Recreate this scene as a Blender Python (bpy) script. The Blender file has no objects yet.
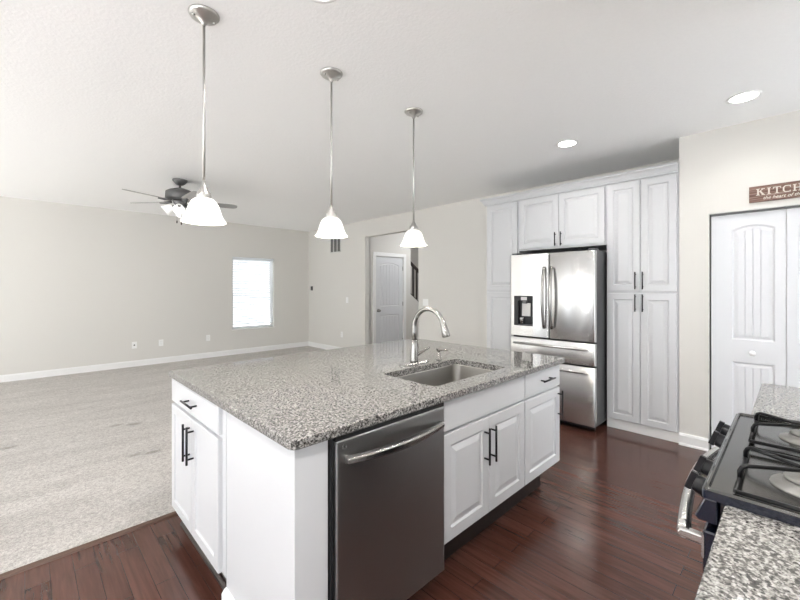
import bpy, bmesh, math, random
from mathutils import Vector, Matrix
random.seed(7)
SC = bpy.context.scene
COL = SC.collection
PI = math.pi

# ------------------------------------------------------------------ camera
F_PX, YAW, Y0, CAM_H = 384.74, math.radians(45.724), 287.66, 1.401
cam_d = bpy.data.cameras.new('camera'); cam = bpy.data.objects.new('camera', cam_d); COL.objects.link(cam)
cam_d.sensor_fit = 'HORIZONTAL'; cam_d.sensor_width = 36.0
cam_d.lens = F_PX * 36.0 / 800.0
cam_d.shift_y = (Y0 - 300.0) / 800.0
cam_d.clip_start = 0.02
cam.location = (0, 0, CAM_H)
cam.rotation_euler = (PI / 2, 0, YAW - PI / 2)
SC.camera = cam
# ------------------------------------------------------------------ world, light, exposure
try: SC.cycles.max_bounces = 20; SC.cycles.diffuse_bounces = 14      # light keeps bouncing between the pale walls
except Exception: pass
SC.view_settings.view_transform = 'Standard'
try: SC.view_settings.look = 'None'
except Exception: pass
SC.view_settings.gamma = 1.0
SC.view_settings.exposure = 0.90
SC.view_settings.use_curve_mapping = False
w = bpy.data.worlds.new('sky'); SC.world = w; w.use_nodes = True
bgn = w.node_tree.nodes['Background']
bgn.inputs[0].default_value = (0.95, 0.98, 1.0, 1); bgn.inputs[1].default_value = 0.6

def area_light(name, loc, direction, sx, sy, energy, color=(1, 1, 1), spread=PI):
    d = bpy.data.lights.new(name, 'AREA'); d.shape = 'RECTANGLE'; d.size = sx; d.size_y = sy
    d.energy = energy; d.color = color; d.spread = spread
    o = bpy.data.objects.new(name, d); COL.objects.link(o); o.location = loc
    o.rotation_euler = Vector(direction).to_track_quat('-Z', 'Y').to_euler()
    return o
# daylight outside the unseen left windows and the added back windows, and the window in view
DAY = (0.89, 0.95, 1.0)
XL = -6.0                            # left (unseen) window wall
LW = [(-.2, 1.1, .5, 2.3), (1.5, 3.0, .5, 2.3), (3.3, 4.35, .05, 2.55), (4.55, 4.8, .05, 2.55), (4.95, 5.2, .05, 2.55), (5.4, 6.5, .05, 2.55), (7.55, 7.9, .05, 2.55)]   # y0, y1, z0, z1; unseen, layout shaped for fridge streaks and fill
BW = [(-5.6, -4.0, .4, 2.3), (-3.7, -2.3, .4, 2.3), (-2.0, -.6, .4, 2.3)]                                            # x0, x1, z0, z1; unseen windows added for even fill light
KW = 8.0                            # daylight per square metre of window
for y0_, y1_, z0_, z1_ in LW:
    area_light('daylight', (XL - .35, (y0_ + y1_) / 2, (z0_ + z1_) / 2), (1, 0, 0), y1_ - y0_, z1_ - z0_, KW * (y1_ - y0_) * (z1_ - z0_), DAY)
for x0_, x1_, z0_, z1_ in BW:
    area_light('daylight', ((x0_ + x1_) / 2, -.9, (z0_ + z1_) / 2), (0, 1, 0), x1_ - x0_, z1_ - z0_, KW * 1.3 * (x1_ - x0_) * (z1_ - z0_), DAY)
sd = bpy.data.lights.new('sun', 'SUN'); sd.energy = 50; sd.angle = .01; sd.color = (0.94, .975, 1.0)
sun = bpy.data.objects.new('sun', sd); COL.objects.link(sun)     # added low sun, bounces off the unseen carpet to fill the ceiling
sun.rotation_euler = Vector((math.cos(math.radians(33)), .12, -math.sin(math.radians(33)))).to_track_quat('-Z', 'Y').to_euler()
area_light('entry_fill', (3.4, -2.1, 1.35), (0, 1, 0), 1.2, 2.2, 20, DAY)  # added fill from the unseen kitchen end, lifts the right side of the ceiling
area_light('daylight_far', (3.54, 8.75, 1.4), (0, -1, 0), 2.6, 2.6, 38, (1, 1, .985))

# ------------------------------------------------------------------ materials
def nodes(name):
    m = bpy.data.materials.new(name); m.use_nodes = True
    nt = m.node_tree; return m, nt, nt.nodes, nt.links, nt.nodes['Principled BSDF']
def setp(b, **k):
    for n, v in k.items():
        n = n.replace('_', ' ')
        if n in b.inputs: b.inputs[n].default_value = v
def mat(name, col, rough=0.5, metal=0.0, bump=0, bscale=100, emit=None, estr=0, coat=0, var=0.02, spec=None, trans=0):
    m, nt, N, L, b = nodes(name)
    setp(b, Base_Color=(*col, 1), Roughness=rough, Metallic=metal, Coat_Weight=coat, Coat_Roughness=0.08)
    if spec is not None: setp(b, Specular_IOR_Level=spec)
    tc = N.new('ShaderNodeTexCoord'); nz = N.new('ShaderNodeTexNoise')
    nz.inputs['Scale'].default_value = bscale; nz.inputs['Detail'].default_value = 4
    L.new(tc.outputs['Object'], nz.inputs['Vector'])
    if var:
        mx = N.new('ShaderNodeMix'); mx.data_type = 'RGBA'
        mx.inputs[6].default_value = (*[c * (1 - var) for c in col], 1)
        mx.inputs[7].default_value = (*[min(1, c * (1 + var)) for c in col], 1)
        L.new(nz.outputs['Fac'], mx.inputs[0]); L.new(mx.outputs[2], b.inputs['Base Color'])
    if bump:
        bp = N.new('ShaderNodeBump'); bp.inputs['Strength'].default_value = bump; bp.inputs['Distance'].default_value = 0.01
        L.new(nz.outputs['Fac'], bp.inputs['Height']); L.new(bp.outputs[0], b.inputs['Normal'])
    if emit: setp(b, Emission_Color=(*emit, 1), Emission_Strength=estr)
    if trans: setp(b, Transmission_Weight=trans)
    return m
def ramp(N, stops):
    r = N.new('ShaderNodeValToRGB'); e = r.color_ramp.elements
    while len(e) < len(stops): e.new(0.5)
    for i, (p, c) in enumerate(stops): e[i].position = p; e[i].color = (*c, 1) if len(c) == 3 else c
    return r
GR = 0.54
def mat_granite():
    m, nt, N, L, b = nodes('granite')
    tc = N.new('ShaderNodeTexCoord')
    n1 = N.new('ShaderNodeTexNoise'); n1.inputs['Scale'].default_value = 105; n1.inputs['Detail'].default_value = 5; n1.inputs['Roughness'].default_value = 0.65
    v1 = N.new('ShaderNodeTexVoronoi'); v1.inputs['Scale'].default_value = 190
    n2 = N.new('ShaderNodeTexNoise'); n2.inputs['Scale'].default_value = 210; n2.inputs['Detail'].default_value = 3
    for t in (n1, v1, n2): L.new(tc.outputs['Object'], t.inputs['Vector'])
    r1 = ramp(N, [(0.34, (0.09, 0.088, 0.085)), (0.44, (0.36, 0.35, 0.335)), (0.53, (0.60, 0.585, 0.56)), (0.64, (0.80, 0.785, 0.755))])
    L.new(n1.outputs['Fac'], r1.inputs[0])
    sx = N.new('ShaderNodeSeparateColor'); L.new(v1.outputs['Color'], sx.inputs[0])
    r2 = ramp(N, [(0.0, (0.05, 0.049, 0.048)), (0.2, (0.2, 0.195, 0.19)), (0.45, (0.7, 0.69, 0.67)), (0.7, (1, 1, 1))]); L.new(sx.outputs[0], r2.inputs[0])
    mx = N.new('ShaderNodeMix'); mx.data_type = 'RGBA'; mx.blend_type = 'MULTIPLY'; mx.inputs[0].default_value = 0.8
    L.new(r1.outputs[0], mx.inputs[6]); L.new(r2.outputs[0], mx.inputs[7])
    r3 = ramp(N, [(0.33, (0.02, 0.02, 0.02)), (0.40, (1, 1, 1))]); L.new(n2.outputs['Fac'], r3.inputs[0])
    m2 = N.new('ShaderNodeMix'); m2.data_type = 'RGBA'; m2.blend_type = 'MULTIPLY'; m2.inputs[0].default_value = 0.85
    L.new(mx.outputs[2], m2.inputs[6]); L.new(r3.outputs[0], m2.inputs[7])
    m5 = N.new('ShaderNodeMix'); m5.data_type = 'RGBA'; m5.blend_type = 'MULTIPLY'; m5.inputs[0].default_value = 1; m5.inputs[7].default_value = (GR, GR, GR, 1)
    L.new(m2.outputs[2], m5.inputs[6]); L.new(m5.outputs[2], b.inputs['Base Color'])
    setp(b, Roughness=0.045, Specular_IOR_Level=0.62)
    return m
def mat_wood_floor():
    m, nt, N, L, b = nodes('hardwood')
    tc = N.new('ShaderNodeTexCoord'); mp = N.new('ShaderNodeMapping'); mp.inputs['Rotation'].default_value = (0, 0, PI / 2)
    L.new(tc.outputs['Object'], mp.inputs['Vector'])
    br = N.new('ShaderNodeTexBrick'); br.offset = 0.37; br.offset_frequency = 2
    br.inputs['Scale'].default_value = 1.0; br.inputs['Brick Width'].default_value = 1.05; br.inputs['Row Height'].default_value = 0.088
    br.inputs['Mortar Size'].default_value = 0.0011; br.inputs['Mortar Smooth'].default_value = 0.2; br.inputs['Bias'].default_value = 0.0
    br.inputs['Color1'].default_value = (0.062, 0.025, 0.018, 1); br.inputs['Color2'].default_value = (0.086, 0.037, 0.027, 1)
    br.inputs['Mortar'].default_value = (0.02, 0.008, 0.006, 1)
    L.new(mp.outputs[0], br.inputs['Vector'])
    mp2 = N.new('ShaderNodeMapping'); mp2.inputs['Scale'].default_value = (22, 1.6, 1)
    L.new(tc.outputs['Object'], mp2.inputs['Vector'])
    nz = N.new('ShaderNodeTexNoise'); nz.inputs['Scale'].default_value = 2.2; nz.inputs['Detail'].default_value = 6; nz.inputs['Distortion'].default_value = 0.6
    L.new(mp2.outputs[0], nz.inputs['Vector'])
    rr = ramp(N, [(0.3, (0.74, 0.73, 0.73)), (0.7, (1.28, 1.25, 1.25))]); L.new(nz.outputs['Fac'], rr.inputs[0])
    mx = N.new('ShaderNodeMix'); mx.data_type = 'RGBA'; mx.blend_type = 'MULTIPLY'; mx.inputs[0].default_value = 1.0
    L.new(br.outputs['Color'], mx.inputs[6]); L.new(rr.outputs[0], mx.inputs[7]); L.new(mx.outputs[2], b.inputs['Base Color'])
    r2 = ramp(N, [(0.3, (0.11, 0.11, 0.11)), (0.75, (0.22, 0.22, 0.22))]); L.new(nz.outputs['Fac'], r2.inputs[0]); L.new(r2.outputs[0], b.inputs['Roughness'])
    ad = N.new('ShaderNodeMath'); ad.operation = 'MULTIPLY_ADD'; ad.inputs[1].default_value = -1.0
    m3 = N.new('ShaderNodeMath'); m3.operation = 'MULTIPLY'; m3.inputs[1].default_value = 0.12; L.new(nz.outputs['Fac'], m3.inputs[0])
    L.new(br.outputs['Fac'], ad.inputs[0]); L.new(m3.outputs[0], ad.inputs[2])
    bp = N.new('ShaderNodeBump'); bp.inputs['Strength'].default_value = 0.25; bp.inputs['Distance'].default_value = 0.004
    L.new(ad.outputs[0], bp.inputs['Height']); L.new(bp.outputs[0], b.inputs['Normal'])
    setp(b, Specular_IOR_Level=0.5)
    return m
def mat_carpet():
    m, nt, N, L, b = nodes('carpet_pile')
    tc = N.new('ShaderNodeTexCoord')
    n1 = N.new('ShaderNodeTexNoise'); n1.inputs['Scale'].default_value = 180; n1.inputs['Detail'].default_value = 3
    n2 = N.new('ShaderNodeTexNoise'); n2.inputs['Scale'].default_value = 3.2; n2.inputs['Detail'].default_value = 3; n2.inputs['Distortion'].default_value = 1.0
    n4 = N.new('ShaderNodeTexNoise'); n4.inputs['Scale'].default_value = 62; n4.inputs['Detail'].default_value = 4
    mp = N.new('ShaderNodeMapping'); mp.inputs['Scale'].default_value = (0.35, 1.4, 1)
    L.new(tc.outputs['Object'], n1.inputs['Vector']); L.new(tc.outputs['Object'], n4.inputs['Vector']); L.new(tc.outputs['Object'], mp.inputs['Vector']); L.new(mp.outputs[0], n2.inputs['Vector'])
    r1 = ramp(N, [(0.25, (0.35, 0.332, 0.312)), (0.75, (0.68, 0.65, 0.618))]); L.new(n1.outputs['Fac'], r1.inputs[0])
    r2 = ramp(N, [(0.35, (0.88, 0.875, 0.87)), (0.65, (1.03, 1.03, 1.03))]); L.new(n2.outputs['Fac'], r2.inputs[0])
    r4 = ramp(N, [(0.3, (0.72, 0.715, 0.71)), (0.62, (1.08, 1.08, 1.08))]); L.new(n4.outputs['Fac'], r4.inputs[0])
    mx = N.new('ShaderNodeMix'); mx.data_type = 'RGBA'; mx.blend_type = 'MULTIPLY'; mx.inputs[0].default_value = 1
    L.new(r1.outputs[0], mx.inputs[6]); L.new(r2.outputs[0], mx.inputs[7])
    m4 = N.new('ShaderNodeMix'); m4.data_type = 'RGBA'; m4.blend_type = 'MULTIPLY'; m4.inputs[0].default_value = 1
    L.new(mx.outputs[2], m4.inputs[6]); L.new(r4.outputs[0], m4.inputs[7])
    # a few small worn spots (position of their own on the carpet)
    cur = m4.outputs[2]
    n3 = N.new('ShaderNodeTexNoise'); n3.inputs['Scale'].default_value = 9; L.new(tc.outputs['Object'], n3.inputs['Vector'])
    for (sx_, sy_, r_) in STAINS:
        mpp = N.new('ShaderNodeMapping'); mpp.inputs['Location'].default_value = (-sx_, -sy_ * 1.5, 0); mpp.inputs['Scale'].default_value = (1, 1.5, 1); L.new(tc.outputs['Object'], mpp.inputs['Vector'])
        ln = N.new('ShaderNodeVectorMath'); ln.operation = 'LENGTH'; L.new(mpp.outputs[0], ln.inputs[0])
        pw = N.new('ShaderNodeMath'); pw.operation = 'MULTIPLY_ADD'; pw.inputs[1].default_value = 0.10; L.new(n3.outputs['Fac'], pw.inputs[0]); L.new(ln.outputs['Value'], pw.inputs[2])
        rs = ramp(N, [(r_ + 0.045, (0.62, 0.605, 0.58)), (r_ + 0.10, (1, 1, 1))]); L.new(pw.outputs[0], rs.inputs[0])
        mm = N.new('ShaderNodeMix'); mm.data_type = 'RGBA'; mm.blend_type = 'MULTIPLY'; mm.inputs[0].default_value = 1
        L.new(cur, mm.inputs[6]); L.new(rs.outputs[0], mm.inputs[7]); cur = mm.outputs[2]
    L.new(cur, b.inputs['Base Color'])
    bp = N.new('ShaderNodeBump'); bp.inputs['Strength'].default_value = 0.6; bp.inputs['Distance'].default_value = 0.01
    L.new(n1.outputs['Fac'], bp.inputs['Height']); L.new(bp.outputs[0], b.inputs['Normal'])
    setp(b, Roughness=0.95, Specular_IOR_Level=0.1, Sheen_Weight=0.2)
    return m
STAINS = [(.79, 4.71, .035), (.67, 4.79, .02), (.77, 3.80, .028), (.655, 3.83, .014), (-.12, 4.78, .03)]
def mat_steel(name, col, rough, axis, grain=0.08, aniso=0):
    m, nt, N, L, b = nodes(name)
    tc = N.new('ShaderNodeTexCoord'); mp = N.new('ShaderNodeMapping')
    mp.inputs['Scale'].default_value = {'x': (1.5, 300, 300), 'y': (300, 1.5, 300), 'z': (300, 300, 1.5)}[axis]
    L.new(tc.outputs['Object'], mp.inputs['Vector'])
    nz = N.new('ShaderNodeTexNoise'); nz.inputs['Scale'].default_value = 1; nz.inputs['Detail'].default_value = 2; L.new(mp.outputs[0], nz.inputs['Vector'])
    r = ramp(N, [(0.3, (rough - grain * .5,) * 3), (0.7, (rough + grain * .5,) * 3)]); L.new(nz.outputs['Fac'], r.inputs[0]); L.new(r.outputs[0], b.inputs['Roughness'])
    setp(b, Base_Color=(*col, 1), Metallic=1.0)
    if aniso:      # brushed finish: reflections smear up and down
        tg = N.new('ShaderNodeTangent'); tg.direction_type = 'RADIAL'; tg.axis = 'Z'
        L.new(tg.outputs[0], b.inputs['Tangent']); setp(b, Anisotropic=aniso, Anisotropic_Rotation=0.25)
    return m
def mat_sign():
    m, nt, N, L, b = nodes('sign_wood')
    tc = N.new('ShaderNodeTexCoord'); mp = N.new('ShaderNodeMapping'); mp.inputs['Scale'].default_value = (1, 3, 60)
    L.new(tc.outputs['Object'], mp.inputs['Vector'])
    nz = N.new('ShaderNodeTexNoise'); nz.inputs['Scale'].default_value = 2.0; nz.inputs['Detail'].default_value = 5; L.new(mp.outputs[0], nz.inputs['Vector'])
    r = ramp(N, [(0.3, (0.075, 0.038, 0.027)), (0.5, (0.18, 0.10, 0.075)), (0.68, (0.34, 0.245, 0.205))]); L.new(nz.outputs['Fac'], r.inputs[0]); L.new(r.outputs[0], b.inputs['Base Color'])
    setp(b, Roughness=0.7)
    return m
def mat_blind():
    m, nt, N, L, b = nodes('blind_vinyl')
    setp(b, Base_Color=(0.86, 0.87, 0.88, 1), Roughness=0.5)
    tr = N.new('ShaderNodeBsdfTranslucent'); tr.inputs[0].default_value = (0.9, 0.93, 0.95, 1)
    ms = N.new('ShaderNodeMixShader'); ms.inputs[0].default_value = 0.5
    L.new(b.outputs[0], ms.inputs[1]); L.new(tr.outputs[0], ms.inputs[2])
    L.new(ms.outputs[0], N['Material Output'].inputs['Surface'])
    return m
M = {}
M['wall'] = mat('wall_paint', (0.67, 0.655, 0.622), 0.7, bump=0.05, bscale=160, var=0.01)
M['ceiling'] = mat('ceiling_knockdown', (0.91, 0.912, 0.91), 0.85, bump=0.22, bscale=60, var=0.02)
M['trim'] = mat('trim_paint', (0.82, 0.82, 0.815), 0.35, var=0.01)
M['cab'] = mat('cabinet_paint', (0.59, 0.597, 0.612), 0.32, var=0.008, bscale=8)
M['cabin'] = mat('cabinet_shadow_board', (0.55, 0.55, 0.55), 0.6)
M['door'] = mat('door_paint', (0.68, 0.69, 0.715), 0.4, var=0.01)
M['granite'] = mat_granite()
M['wood'] = mat_wood_floor()
M['carpet'] = mat_carpet()
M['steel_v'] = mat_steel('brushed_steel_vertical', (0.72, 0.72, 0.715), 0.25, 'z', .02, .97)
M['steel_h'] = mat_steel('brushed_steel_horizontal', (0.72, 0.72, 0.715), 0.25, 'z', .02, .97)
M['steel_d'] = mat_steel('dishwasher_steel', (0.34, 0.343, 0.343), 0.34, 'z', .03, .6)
M['steel_s'] = mat_steel('sink_steel', (0.27, 0.26, 0.245), 0.36, 'x', .03)
M['nickel'] = mat('brushed_nickel', (0.36, 0.352, 0.34), 0.27, 1.0)
M['nickel_l'] = mat('satin_nickel', (0.52, 0.51, 0.49), 0.38, 1.0)
M['chrome'] = mat('polished_steel', (0.62, 0.615, 0.60), 0.22, 1.0)
M['pewter'] = mat('dark_pewter', (0.16, 0.16, 0.16), 0.45, 0.6)
M['blade'] = mat('fan_blade_grey', (0.33, 0.325, 0.315), 0.4)
M['black'] = mat('black_handle', (0.008, 0.008, 0.010), 0.28, spec=.3)
M['blackgap'] = mat('black_gasket', (0.01, 0.01, 0.011), 0.5)
M['darkgrey'] = mat('dark_grey_side', (0.085, 0.087, 0.09), 0.4, 0.3)
M['enamel'] = mat('navy_black_enamel', (0.006, 0.009, 0.02), 0.1, 0.0, coat=0.5)
M['iron'] = mat('cast_iron', (0.006, 0.006, 0.007), 0.28, 0.0, bump=0.05, bscale=300, spec=.25)
M['cooktop'] = mat('cooktop_surface', (0.10, 0.099, 0.095), 0.16, 0.85)
M['burner'] = mat('burner_alloy', (0.24, 0.235, 0.225), 0.5, 0.6, bump=.2, bscale=60)
M['glass_sh'] = mat('frosted_glass_shade', (0.9, 0.89, 0.86), 0.3, emit=(1.0, 0.97, 0.92), estr=0.4)
M['bulb'] = mat('lit_bulb', (1, 1, 1), 0.4, emit=(1, 0.95, 0.86), estr=6)
M['fan_sh'] = mat('fan_glass_shade', (0.93, 0.93, 0.92), 0.3, emit=(1, 0.98, 0.95), estr=0.25)
M['led'] = mat('lit_diffuser', (1, 1, 1), 0.4, emit=(1, 0.98, 0.94), estr=9)
M['white_pl'] = mat('white_plastic', (0.85, 0.85, 0.84), 0.4)
M['ventm'] = mat('vent_grey', (0.62, 0.615, 0.60), 0.5)
M['ventd'] = mat('vent_dark', (0.20, 0.20, 0.195), 0.6)
M['brownkick'] = mat('kick_stain_and_shade', (0.022, 0.013, 0.011), 0.4)  # dark stained wood, colour blackened for the shade under the cabinets
M['thresh'] = mat('threshold_wood', (0.10, 0.055, 0.038), 0.4)
M['sign'] = mat_sign()
M['ink'] = mat('sign_letter_cream', (0.66, 0.61, 0.54), 0.6)
M['blind'] = mat_blind()
M['glass'] = mat('window_glass', (1, 1, 1), 0.02, trans=1.0, var=0)
M['railwood'] = mat('dark_rail_wood', (0.035, 0.024, 0.02), 0.35)
M['hole'] = mat('unlit_recess', (0.03, 0.03, 0.03), 0.7)
M['nav'] = mat('range_rubber_foot', (0.02, 0.02, 0.02), 0.7)

# ------------------------------------------------------------------ helpers
class B:
    def __init__(s): s.bm = bmesh.new()
    def face(s, pts, smooth=False):
        try:
            f = s.bm.faces.new([s.bm.verts.new(p) for p in pts]); f.smooth = smooth
        except ValueError: pass
        return s
    def box(s, x0, x1, y0, y1, z0, z1):
        x0, x1 = sorted((x0, x1)); y0, y1 = sorted((y0, y1)); z0, z1 = sorted((z0, z1))
        v = [s.bm.verts.new(p) for p in ((x0, y0, z0), (x1, y0, z0), (x1, y1, z0), (x0, y1, z0), (x0, y0, z1), (x1, y0, z1), (x1, y1, z1), (x0, y1, z1))]
        for q in ((3, 2, 1, 0), (4, 5, 6, 7), (0, 1, 5, 4), (1, 2, 6, 5), (2, 3, 7, 6), (3, 0, 4, 7)): s.bm.faces.new([v[i] for i in q])
        return s
    def rings(s, rings, cap0=True, cap1=True, smooth=False, closed=True):
        vs = [[s.bm.verts.new(p) for p in r] for r in rings]
        n = len(vs[0])
        for a, b in zip(vs, vs[1:]):
            for i in range(n if closed else n - 1):
                f = s.bm.faces.new((a[i], a[(i + 1) % n], b[(i + 1) % n], b[i])); f.smooth = smooth
        if cap0: s.bm.faces.new(list(reversed(vs[0])))
        if cap1: s.bm.faces.new(vs[-1])
        return s
    def lathe(s, cx, cy, prof, n=24, smooth=True, cap0=True, cap1=True, M4=None):
        R = []
        for r, z in prof:
            ring = []
            for i in range(n):
                t = 2 * PI * i / n; p = Vector((r * math.cos(t), r * math.sin(t), z))
                ring.append((M4 @ p) if M4 else (cx + p.x, cy + p.y, p.z))
            R.append(ring)
        return s.rings(R, cap0, cap1, smooth)
    def tube(s, path, rad, n=10, smooth=True, sq=1.0):
        path = [Vector(p) for p in path]
        if not isinstance(rad, (list, tuple)): rad = [rad] * len(path)
        up = None; R = []
        for i, p in enumerate(path):
            t = (path[min(i + 1, len(path) - 1)] - path[max(i - 1, 0)]).normalized()
            if up is None:
                up = Vector((0, 0, 1)) if abs(t.z) < 0.9 else Vector((1, 0, 0))
            a = (up - t * up.dot(t)).normalized(); b = t.cross(a); up = a
            R.append([p + (a * math.cos(2 * PI * k / n + PI / n) + b * math.sin(2 * PI * k / n + PI / n) * sq) * rad[i] for k in range(n)])
        return s.rings(R, True, True, smooth)
    def prism(s, poly, ext, smooth=False):
        ext = Vector(ext); p = [Vector(q) for q in poly]
        return s.rings([p, [q + ext for q in p]], True, True, smooth)

def link(name, b, m, parent=None, root=None, bev=0, seg=2, autosmooth=False):
    bmesh.ops.recalc_face_normals(b.bm, faces=b.bm.faces)
    me = bpy.data.meshes.new(name)
    o = bpy.data.objects.new(name, me); COL.objects.link(o)
    if parent is not None:
        o.parent = parent
        off = Vector((0, 0, 0)); q = parent
        while q: off += q.location; q = q.parent
        bmesh.ops.translate(b.bm, verts=b.bm.verts, vec=-off)
    b.bm.to_mesh(me); b.bm.free(); me.materials.append(M[m] if isinstance(m, str) else m)
    if bev:
        md = o.modifiers.new('bevel', 'BEVEL'); md.width = bev; md.segments = seg; md.limit_method = 'ANGLE'; md.angle_limit = math.radians(40)
    return o
def thing(name, label, cat, loc=(0, 0, 0), group=None):
    o = bpy.data.objects.new(name, None); COL.objects.link(o); o.location = loc; o.empty_display_size = 0.05
    o['label'] = label; o['category'] = cat
    if group: o['group'] = group
    return o
def tag(o, label, cat, group=None):
    o['label'] = label; o['category'] = cat
    if group: o['group'] = group
    return o
def struct(name, b, m, parent=None, bev=0, label=None, cat=None):
    o = link(name, b, m, parent, bev=bev)
    if parent is None:
        o['kind'] = 'structure'
        o['label'] = label or name.replace('_', ' '); o['category'] = cat or name.split('_')[0]
    return o
def sroot(name, label, cat, loc):
    o = thing(name, label, cat, loc); o['kind'] = 'structure'; return o
def dup_tree(root, loc, label):
    def cp(o, par):
        c = o.copy(); COL.objects.link(c)
        if par is not None: c.parent = par
        for ch in list(o.children): cp(ch, c)
        return c
    r = cp(root, None); r.location = loc; r['label'] = label
    return r
class Fr:   # a vertical plane: u along U, w up, d outward along N
    def __init__(s, o, U, N): s.o = Vector(o); s.U = Vector(U); s.N = Vector(N)
    def __call__(s, u, w, d=0): return s.o + s.U * u + s.N * d + Vector((0, 0, w))
def fr_x(x): return Fr((x, 0, 0), (0, 1, 0), (-1, 0, 0))     # facing -x, u = y
def fr_y(y): return Fr((0, y, 0), (1, 0, 0), (0, -1, 0))     # facing -y, u = x
def fr_yp(y): return Fr((0, y, 0), (1, 0, 0), (0, 1, 0))     # facing +y, u = x
def rect(u0, u1, w0, w1, i=0): return [(u0 + i, w0 + i), (u1 - i, w0 + i), (u1 - i, w1 - i), (u0 + i, w1 - i)]
def raised_door(fr, u0, u1, w0, w1, t=0.02, style='raised', fw=0.058):
    """front of thickness t with a profiled panel"""
    b = B()
    steps = {'raised': [(0, 0), (0, t - .003), (.003, t), (fw, t), (fw + .006, t - .008), (fw + .012, t - .009), (fw + .042, t - .001), (fw + .046, t - .001)],
             'shaker': [(0, 0), (0, t - .003), (.003, t), (fw, t), (fw + .004, t - .007), (fw + .01, t - .008)],
             'slab': [(0, 0), (0, t - .004), (.004, t)]}[style]
    R = [[fr(u, w, d) for u, w in rect(u0, u1, w0, w1, i)] for i, d in steps]
    return b.rings(R)
def handle_bar(fr, c, w, length, vert, d0, stand=0.032, r=0.0058):
    b = B(); h = length / 2; q = length * 0.36
    if vert:
        b.tube([fr(c, w - h, d0 + stand), fr(c, w + h, d0 + stand)], r, 8)
        for k in (-q, q): b.tube([fr(c, w + k, d0 - .001), fr(c, w + k, d0 + stand)], r * .85, 8)
    else:
        b.tube([fr(c - h, w, d0 + stand), fr(c + h, w, d0 + stand)], r, 8)
        for k in (-q, q): b.tube([fr(c + k, w, d0 - .001), fr(c + k, w, d0 + stand)], r * .85, 8)
    return b
def rrect(x0, x1, y0, y1, r, z, k=6):
    P = []
    for cx, cy, a in ((x1 - r, y1 - r, 0), (x0 + r, y1 - r, 90), (x0 + r, y0 + r, 180), (x1 - r, y0 + r, 270)):
        for i in range(k + 1):
            t = math.radians(a + 90 * i / k); P.append((cx + r * math.cos(t), cy + r * math.sin(t), z))
    return P

# ================================================================== SETTING
H = 2.745
XR, YF = 4.878, 8.15                 # doorway wall, far wall
XC, YC = 4.20, 0.723                 # closet wall plane and its free edge
OY0, OY1, OH = 4.545, 6.007, 2.42     # hall opening
struct('floor', B().box(XL, 8.2, -1.75, 2.672, -0.06, 0).box(XR - .02, 8.2, 2.672, YF + .2, -0.06, 0), 'wood', label='dark red brown hardwood plank floor of the kitchen', cat='floor')
struct('floor_carpet', B().box(XL, XR - .02, 2.672, YF, -0.06, 0.008), 'carpet', label='pale beige carpet of the living area', cat='carpet')
struct('trim_1', B().prism([(XL, 2.655, 0), (XL, 2.66, .009), (XL, 2.685, .014), (XL, 2.692, .008), (XL, 2.692, 0)], (XR - XL - .02, 0, 0)), 'thresh', label='thin dark strip between hardwood and carpet', cat='trim')
struct('ceiling', B().box(XL - .15, 8.3, -1.9, YF + .15, H, H + .1), 'ceiling', label='white textured ceiling', cat='ceiling')
# far wall with the window
WX0, WX1, WZ0, WZ1 = 3.088, 4.0, 0.535, 2.045
struct('wall_far', B().box(XL - .15, WX0, YF, YF + .15, 0, H).box(WX1, XR + .12, YF, YF + .15, 0, H).box(WX0, WX1, YF, YF + .15, 0, WZ0).box(WX0, WX1, YF, YF + .15, WZ1, H), 'wall', label='greige far wall with one window', cat='wall')
# doorway wall
struct('wall_right', B().box(XR, XR + .12, OY1, YF, 0, H).box(XR, XR + .12, 0.6, OY0, 0, H).box(XR, XR + .12, OY0, OY1, OH, H), 'wall', label='greige wall with the hall opening', cat='wall')
# closet wall with bifold opening
BY0, BY1, BZ = -1.345, 0.516, 2.035
struct('wall_closet', B().box(XC, XC + .12, BY1, YC, 0, H).box(XC, XC + .12, BY0, BY1, BZ, H).box(XC, XC + .12, -1.75, BY0, 0, H).box(XC + .12, XR, YC - .12, YC, 0, H), 'wall', label='greige closet wall around the bifold doors', cat='wall')
struct('wall_closet_back', B().box(4.95, 5.05, -1.75, .6, 0, H), 'wall', label='wall inside the closet', cat='wall')
# unseen walls close the room (with window openings that daylight comes through)
def wall_with_holes_x(name, x0, x1, ya, yb, holes, label):
    b = B(); y = ya
    for h0, h1, z0, z1 in sorted(holes):
        b.box(x0, x1, y, h0, 0, H); 
        if z0 > 0: b.box(x0, x1, h0, h1, 0, z0)
        b.box(x0, x1, h0, h1, z1, H); y = h1
    b.box(x0, x1, y, yb, 0, H)
    return struct(name, b, 'wall', label=label, cat='wall')
wall_with_holes_x('wall_left', XL - .12, XL, -.65, YF, LW, 'greige window wall of the breakfast side')
b = B(); xx = XL - .12
for h0, h1, z0, z1 in BW:
    b.box(xx, h0, -.65, -.53, 0, H).box(h0, h1, -.65, -.53, 0, z0).box(h0, h1, -.65, -.53, z1, H); xx = h1
b.box(xx, 2.72, -.65, -.53, 0, H)
b.box(2.62, 2.72, -1.75, -.65, 0, H).box(2.62, 2.8, -1.87, -1.75, 0, H).box(4.0, XC + .9, -1.87, -1.75, 0, H).box(2.8, 4.0, -1.87, -1.75, 2.45, H)
struct('wall_back', b, 'wall', label='greige wall behind the range', cat='wall')
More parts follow.
